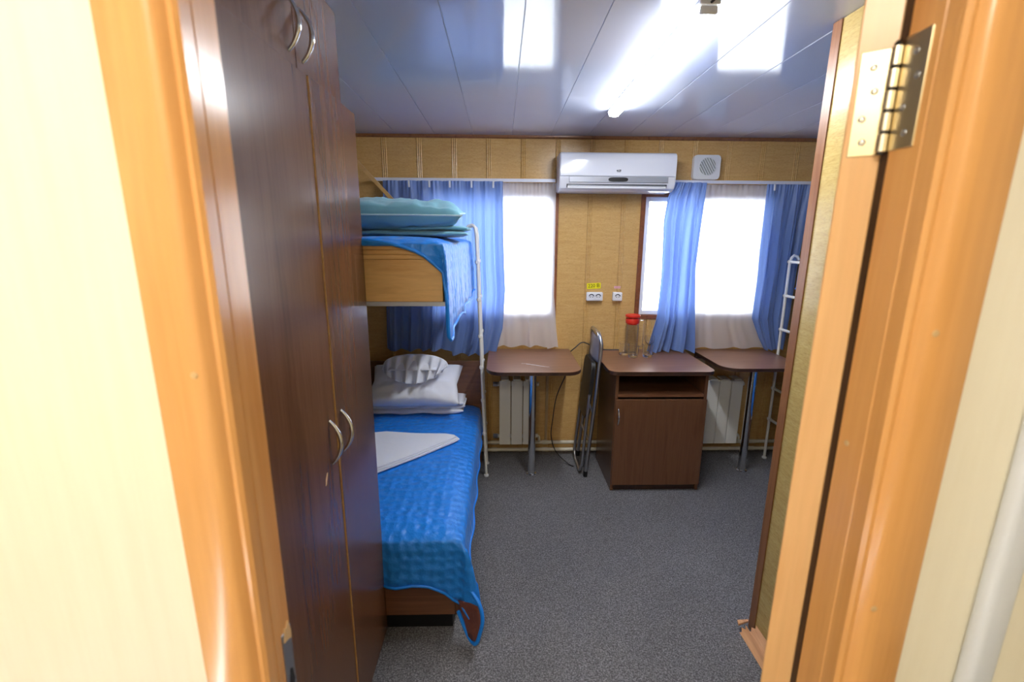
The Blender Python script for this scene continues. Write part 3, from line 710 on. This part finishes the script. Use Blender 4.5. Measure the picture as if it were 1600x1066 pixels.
vg = thing('extractor_fan', 'square white extractor fan with a round grille above the right window', 'fan', (1.375, 3.17, 1.98))
vx0, vx1, vz0, vz1 = 1.275, 1.452, 1.975, 2.128; vcx, vcz = 1.366, 2.055
bm = BM()
rr = [(vx0+.02, vz0+.02, PI), (vx1-.02, vz0+.02, 1.5*PI), (vx1-.02, vz1-.02, 0), (vx0+.02, vz1-.02, PI/2)]
poly = []
for cx, cz, a in rr: poly += [(cx+.02*math.cos(a+PI/2*k/5), cz+.02*math.sin(a+PI/2*k/5)) for k in range(6)]
prism(bm, poly, 3.16, 3.196, 'y', .004); obj('housing', bm, WHITE, vg, 40)
one('grille_opening', VGREY, vg, lathe, [(0, 3.1585), (.056, 3.1585), (.057, 3.1598)], (vcx, 0, vcz), 36, 'y', smooth=30)
bm = BM(); tube(bm, [(vcx+.0565*math.cos(a), 3.157, vcz+.0565*math.sin(a)) for a in [2*PI*k/36 for k in range(36)]], .003, 8, True); obj('grille_ring', bm, WHITE, vg, 60)
for k in range(-3, 4):
    d = k*.0145; hh = math.sqrt(max(0, .054**2-d*d)); ca, sa = math.cos(math.radians(-58)), math.sin(math.radians(-58))
    bm = BM(); nx_, nz_ = -sa, ca
    pts = [(vcx+nx_*(d+s)+ca*l, vcz+nz_*(d+s)+sa*l) for s, l in ((-.0022, -hh), (.0022, -hh), (.0022, hh), (-.0022, hh))]
    prism(bm, pts, 3.154, 3.159, 'y'); obj('slat', bm, WHITE, vg)
def socket(x0, x1, z0, z1, label, n):
    t = thing('socket', label, 'socket', ((x0+x1)/2, YB, z0), 'wall sockets')
    one('housing', WHITE, t, box, x0, x1, 3.165, 3.197, z0, z1, .006, 3, smooth=40)
    for k in range(n):
        cx = (x0+x1)/2+(0 if n == 1 else (k-.5)*.048); cz = (z0+z1)/2
        s = one('face', WHITE, t, lathe, [(0, 3.1635), (.019, 3.1635), (.021, 3.162), (.0225, 3.1655)], (cx, 0, cz), 28, 'y', smooth=30)
        bm = BM()
        for a0 in (.25,):
            tube(bm, [(cx+.0165*math.cos(a), 3.1632, cz+.0165*math.sin(a)) for a in [PI*(.06+.88*i/12) for i in range(13)]], .0032, 6)
        for q in (-1, 1): lathe(bm, [(.003, 3.1625), (.0026, 3.162)], (cx+q*.0085, 0, cz-.002), 10, 'y')
        obj('socket_holes', bm, DGREY, s)
socket(.6, .714, 1.158, 1.219, 'white double socket under the yellow 220 sticker', 2)
socket(.785, .851, 1.158, 1.219, 'single white socket under the small pink sticker', 1)
def sticker(x0, x1, z0, z1, m, ink, s, size, label, roll):
    cx, cz = (x0+x1)/2, (z0+z1)/2; bm = BM(); c, sn = math.cos(roll), math.sin(roll)
    prism(bm, [(cx+a*c-b*sn, cz+a*sn+b*c) for a, b in ((x0-cx, z0-cz), (x1-cx, z0-cz), (x1-cx, z1-cz), (x0-cx, z1-cz))], 3.1962, 3.1972, 'y')
    o = obj('sticker', bm, m, None, base=(cx, 3.197, z0)); tag(o, label, 'sticker')
    text('lettering', s, size, (cx, 3.1958, cz), ink, o, -roll)
sticker(.604, .702, 1.241, 1.281, YEL, INK, '220 В', .034, 'yellow sticker reading 220 В above the double socket', .05)
sticker(.797, .842, 1.243, 1.260, PINK, INKR, '220 В', .014, 'small pink sticker above the single socket', 0)

# ------------------------------------------------------------------ radiators and pipes
def radiator(x0, label):
    t = thing('radiator', label, 'radiator', (x0+.128, 3.1, .11), 'white radiators')
    for k in range(3):
        a = x0+k*.0855
        bm = BM(); box(bm, a, a+.081, 3.075, 3.092, .115, .60, .003, 2); box(bm, a+.03, a+.05, 3.092, 3.165, .14, .58); box(bm, a+.012, a+.069, 3.075, 3.165, .5995, .612, .004, 2)
        obj('section', bm, WHITER, t)
    for z in (.16, .56):
        bm = BM(); tube(bm, [(x0-.03, 3.13, z), (x0+.285, 3.13, z)], .014, 12); obj('manifold', bm, WHITER, t, 60)
        bm = BM(); tube(bm, [(x0-.045, 3.13, z), (x0-.012, 3.13, z)], .018, 6); obj('end_plug', bm, STEEL, t, 30)
    bm = BM(); tube(bm, catmull([(x0+.27, 3.13, .16), (x0+.29, 3.13, .155), (x0+.295, 3.13, .13), (x0+.295, 3.14, .1105)]), .009, 8); obj('tail_pipe', bm, CREAMP, t, 60)
    return t
radiator(-.012, 'white panel radiator under the left table')
radiator(1.485, 'white panel radiator under the right table beside the cabinet')
for z, lab in ((.098, 'upper cream heating pipe along the foot of the window wall'), (.040, 'lower cream heating pipe just above the carpet under the windows')):
    bm = BM(); tube(bm, [(-.95, 3.15, z), (2.85, 3.15, z)], .0135, 12)
    for x in (-.05, .33, .9, 1.42, 1.9): tube(bm, [(x-.02, 3.15, z), (x+.02, 3.15, z)], .0165, 8)
    o = obj('heating_pipe', bm, CREAMP, None, 60); tag(o, lab, 'pipe', 'heating pipes')
bm = BM(); tube(bm, [(.335, 3.165, .115), (.338, 3.168, .765)], .010, 12); o = obj('riser_pipe', bm, mat('tan_painted_pipe', S(176, 150, 112), .4), None, 60); tag(o, 'tan vertical riser pipe under the left table', 'pipe')
bm = BM(); tube(bm, catmull([(.47, 2.95, .775), (.44, 2.93, .70), (.385, 2.98, .52), (.365, 3.0, .35), (.36, 3.03, .2), (.40, 3.05, .07), (.48, 2.98, .012), (.515, 2.95, .006)], 8), .0035, 8)
o = obj('power_cable', bm, BLACK, None, 60); tag(o, 'thin black cable hanging from the left table to the carpet', 'cable')
bm = BM(); tube(bm, catmull([(.50, 3.175, .79), (.53, 3.15, .825), (.575, 3.16, .86), (.62, 3.17, .85), (.68, 3.172, .815), (.76, 3.165, .806), (.85, 3.16, .806)], 8), .004, 8)
o = obj('power_cable', bm, DGREY, None, 60); tag(o, 'dark cable running along the wall between left table and cabinet', 'cable')

# ------------------------------------------------------------------ tables
def rounded(x0, x1, y0, y1, r, corners):
    P = []
    for (cx, cy, a, k) in ((x0, y0, PI, 0), (x1, y0, 1.5*PI, 1), (x1, y1, 0, 2), (x0, y1, PI/2, 3)):
        rr = r if k in corners else .004
        ox = cx+rr if k in (0, 3) else cx-rr; oy = cy+rr if k in (0, 1) else cy-rr
        P += [(ox+rr*math.cos(a+PI/2*i/8), oy+rr*math.sin(a+PI/2*i/8)) for i in range(9)]
    return P
def table(x0, x1, y0, lx, ly, label):
    t = thing('wall_table', label, 'table', ((x0+x1)/2, 2.9, 0), 'walnut wall tables')
    bm = BM(); prism(bm, rounded(x0, x1, y0, 3.195, .10, (0, 1)), .783, .805, 'z'); obj('tabletop', bm, WALNUTT, t, 30)
    bm = BM(); prism(bm, rounded(x0-.0012, x1+.0012, y0-.0012, 3.195, .101, (0, 1)), .785, .803, 'z'); obj('edge_band', bm, DARKW, t, 30)
    one('leg', CHROME, t, lathe, [(.025, .012), (.025, .77)], (lx, ly, 0), 28, smooth=40, label='chrome tube leg')
    bm = BM(); lathe(bm, [(.036, .0005), (.036, .006), (.030, .011), (.026, .0119)], (lx, ly, 0), 24); obj('leg_flange', bm, CHROME, t, 40); bm = BM(); lathe(bm, [(.026, .7701), (.045, .776), (.045, .7825)], (lx, ly, 0), 24); obj('leg_flange', bm, CHROME, t, 40)
    bm = BM(); box(bm, x0+.03, x1-.03, 3.17, 3.195, .74, .7825); obj('wall_batten', bm, WALNUTH, t)
    return t
table(-.088, .492, 2.60, .209, 2.863, 'small walnut table with chrome leg left of the folding chair')
table(1.385, 1.925, 2.675, 1.69, 2.888, 'small walnut table with chrome leg right of the cabinet')
bm = BM()
for i in range(4): tube(bm, catmull([(.13+.03*i, 2.80-.016*i, .8054), (.17+.03*i, 2.79-.02*i, .8056), (.21+.03*i, 2.76-.015*i, .8054)], 4), .0009+.0004*(i % 2), 5)
# scuffed pale scratches on the left table's top
o = obj('scratch', bm, WHITEC, bpy.data.objects['wall_table'], label='pale scuff marks on the tabletop')

# ------------------------------------------------------------------ cabinet
cb = thing('bedside_cabinet', 'walnut cabinet with open shelf and one door between the tables', 'cabinet', (.985, 2.9, 0))
cx0, cx1, cy0 = .702, 1.272, 2.64
one('side_panel', WALNUT, cb, box, cx0, cx0+.018, cy0, 3.09, 0, .7795, .0008)
one('side_panel', WALNUT, cb, box, cx1-.018, cx1, cy0, 3.09, 0, .7795, .0008)
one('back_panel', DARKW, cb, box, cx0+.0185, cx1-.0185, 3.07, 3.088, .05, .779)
one('shelf', WALNUTH, cb, box, cx0+.0185, cx1-.0185, cy0+.004, 3.069, .632, .650)
one('bottom_shelf', WALNUTH, cb, box, cx0+.0185, cx1-.0185, cy0+.004, 3.069, .046, .062)
one('top_rail', WALNUTH, cb, box, cx0+.0185, cx1-.0185, cy0+.004, cy0+.022, .768, .779)
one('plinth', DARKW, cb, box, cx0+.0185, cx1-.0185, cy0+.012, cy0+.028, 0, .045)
cd = one('door', WALNUT, cb, box, cx0+.003, cx1-.003, cy0-.018, cy0-.001, .047, .622, .001)
bm = BM(); pts = [(.722, cy0-.019-.024*math.sin(PI*i/12)**.8, .455+.11*i/12) for i in range(13)]; tube(bm, pts, [.004*(.8+.5*math.sin(PI*i/12)) for i in range(13)], 10); obj('handle', bm, CHROME, cd, 60, label='chrome bow handle')
bm = BM(); prism(bm, rounded(.656, 1.31, 2.612, 3.19, .06, (0, 1)), .780, .804, 'z'); obj('top', bm, WALNUTT, cb, 30)
bm = BM(); prism(bm, rounded(.6548, 1.3112, 2.6108, 3.19, .061, (0, 1)), .782, .802, 'z'); obj('edge_band', bm, DARKW, cb, 30)

# ------------------------------------------------------------------ folding chair (folded, leaning on the cabinet side)
ch = thing('folding_chair', 'folded grey tubular chair with black seat leaning beside the cabinet', 'chair', (.59, 3.0, 0))
yn, yf = 2.82, 3.13
def CX(z): return .575+.065*min(1, z/.8)
def back_frame(bm):
    r = .085; zt = .99; pts = [(CX(0), yn, .02), (CX(.3), yn, .3), (CX(.6), yn, .6), (CX(.8)+.002, yn, zt-r)]
    for i in range(1, 8): a = PI/2*i/8; pts.append((CX(.8)+.004-.012*math.sin(a), yn+r-r*math.cos(a), zt-r+r*math.sin(a)))
    pts += [(CX(.8)-.01, yn+r, zt), (CX(.8)-.012, yf-r, zt)]
    for i in range(1, 9): a = PI/2*i/8; pts.append((CX(.8)+.004-.012*math.cos(a), yf-r+r*math.sin(a), zt-r+r*math.cos(a)))
    pts += [(CX(.6), yf, .6), (CX(.3), yf, .3), (CX(0), yf, .02)]
    tube(bm, pts, .0125, 14)
one('back_frame', STEEL, ch, back_frame, smooth=60)
def FXx(z): return .545+.07*z
def front_frame(bm):
    a, b, r = yn+.02, yf-.02, .06
    pts = [(FXx(.58), a, .58), (FXx(.3), a, .3), (FXx(.1), a, r+.013)]
    for i in range(1, 8): t = PI/2*i/8; pts.append((FXx(0), a+r-r*math.cos(t), .013+r-r*math.sin(t)))
    pts += [(FXx(0), a+r, .013), (FXx(0), b-r, .013)]
    for i in range(1, 9): t = PI/2*i/8; pts.append((FXx(0), b-r+r*math.sin(t), .013+r-r*math.cos(t)))
    pts += [(FXx(.3), b, .3), (FXx(.58), b, .58)]
    tube(bm, pts, .0105, 14)
one('front_frame', STEEL, ch, front_frame, smooth=60)
bm = BM(); grid(bm, lambda u, v: Vector((CX(.8)-.018*math.sin(PI*u)-.002+.010*(v-.5), yn+.012+(yf-yn-.024)*u, .80+.165*v*(1-.12*abs(2*u-1)**4))), 16, 8)
obj('backrest', bm, PADBK, ch, 60, label='grey backrest board', solid=.012)
bm = BM(); prism(bm, [(q[1], q[0]) for q in []] or rounded(yn+.022, yf-.022, .40, .80, .05, (0, 1, 2, 3)), 0, .026, 'x', .006)
for v in bm.verts: v.co.x += CX(v.co.z)-.046
obj('seat', bm, VINYL, ch, 40, label='black vinyl seat pad')
for y in (yn+.014, yf-.014):
    bm = BM(); tube(bm, [(CX(.5)-.03, y, .52), (CX(.45)+.002, y, .44)], .006, 8); obj('hinge_link', bm, STEEL, ch, 60)
    bm = BM(); lathe(bm, [(.006, y-.012), (.006, y+.012)], (CX(.5)-.012, 0, .47), 12, 'y'); obj('rivet', bm, STEEL, ch, 40)
for y in (yn, yf): one('foot_cap', BLACK, ch, tube, [(CX(0), y, .001), (CX(0), y, .04)], .0145, 12, smooth=50, label='black rubber foot cap')
one('crossbar', STEEL, ch, tube, [(CX(.25), yn, .25), (CX(.25), yf, .25)], .008, 10, smooth=60)

# ------------------------------------------------------------------ jug and glasses
TZ = .8045
jx, jy = .908, 3.075
jg = thing('water_jug', 'tall glass water jug with a red lid on the cabinet', 'jug', (jx, jy, TZ), None)
one('body', GLASS, jg, lathe, [(0, TZ), (.042, TZ), (.046, TZ+.006), (.046, TZ+.19), (.042, TZ+.20), (.042, TZ+.243), (.045, TZ+.256), (.0425, TZ+.256), (.0395, TZ+.243), (.0395, TZ+.20), (.0435, TZ+.188), (.0435, TZ+.010), (0, TZ+.009)], (jx, jy, 0), 36, smooth=40)
one('lid', RED, jg, lathe, [(0, TZ+.205), (.037, TZ+.205), (.0385, TZ+.21), (.0385, TZ+.2565), (.050, TZ+.2575), (.051, TZ+.268), (.047, TZ+.272), (.03, TZ+.268), (0, TZ+.267)], (jx, jy, 0), 36, smooth=40, label='red plastic lid')
bm = BM(); tube(bm, [(jx+.047, jy, TZ+.235), (jx+.062, jy, TZ+.237), (jx+.080, jy, TZ+.234), (jx+.085, jy, TZ+.222), (jx+.085, jy, TZ+.10), (jx+.083, jy, TZ+.06), (jx+.070, jy, TZ+.045), (jx+.046, jy, TZ+.045)], .006, 10); obj('handle', bm, TGLASS, jg, 60)
one('base', TGLASS, jg, lathe, [(0, TZ+.0005), (.043, TZ+.0005), (.0435, TZ+.016), (0, TZ+.014)], (jx, jy, 0), 30, smooth=40)
one('lid_band', RED, jg, lathe, [(.0467, TZ+.214), (.0472, TZ+.215), (.0472, TZ+.246), (.0467, TZ+.247), (.0452, TZ+.246), (.0452, TZ+.215), (.0467, TZ+.214)], (jx, jy, 0), 30, smooth=40, label='red collar under the lid')
def tumbler(c, label):
    t = thing('tumbler', label, 'glass', c, 'drinking glasses on the cabinet')
    z = c[2]; one('bowl', TGLASS, t, lathe, [(0, z), (.029, z), (.031, z+.004), (.0365, z+.084), (.0350, z+.085), (.0295, z+.016), (0, z+.013)], (c[0], c[1], 0), 32, smooth=40)
    return t
t0 = tumbler((.845, 3.03, TZ), 'clear tumbler left of the jug')
dup(t0, (.892, 2.962, TZ), 'clear tumbler standing in front of the jug')
dup(t0, (.994, 2.975, TZ), 'clear tumbler right of the jug near the curtain')
gw = thing('wine_glass', 'short stemmed glass behind the right tumbler', 'glass', (1.03, 3.055, TZ), 'drinking glasses on the cabinet')
one('bowl', TGLASS, gw, lathe, [(0, TZ+.062), (.012, TZ+.064), (.030, TZ+.085), (.034, TZ+.105), (.031, TZ+.128), (.0295, TZ+.128), (.032, TZ+.105), (.028, TZ+.087), (.01, TZ+.0665), (0, TZ+.0655)], (1.03, 3.055, 0), 30, smooth=60)
one('stem', TGLASS, gw, lathe, [(0, TZ), (.031, TZ), (.031, TZ+.002), (.008, TZ+.006), (.0045, TZ+.012), (.0045, TZ+.055), (.009, TZ+.0612)], (1.03, 3.055, 0), 30, smooth=50)

# ------------------------------------------------------------------ ceiling lamp
cl = thing('ceiling_lamp', 'long glowing strip lamp on the glossy ceiling', 'lamp', (.588, 2.0, ZC))
one('housing', WHITE, cl, box, .558, .618, 1.44, 2.57, ZC-.014, ZC-.001, .002)
bm = BM(); prism(bm, [(.588+.031*math.cos(a), ZC-.0145-.024*math.sin(a)) for a in [PI*k/10 for k in range(11)]], 1.46, 2.556, 'y'); obj('diffuser', bm, LAMPM, cl, 60, label='glowing white diffuser')
for y in (1.446, 2.5565): one('end_cap', WHITE, cl, box, .562, .614, y, y+.012, ZC-.036, ZC-.0145, .003)
bm = BM(); tube(bm, catmull([(.59, 1.44, ZC-.01), (.6, 1.34, ZC-.006), (.61, 1.0, ZC-.006)]), .004, 8); obj('lamp_cable', bm, DGREY, cl, 60)

for o in bpy.data.objects:
    if '_w' in o.keys(): del o['_w']
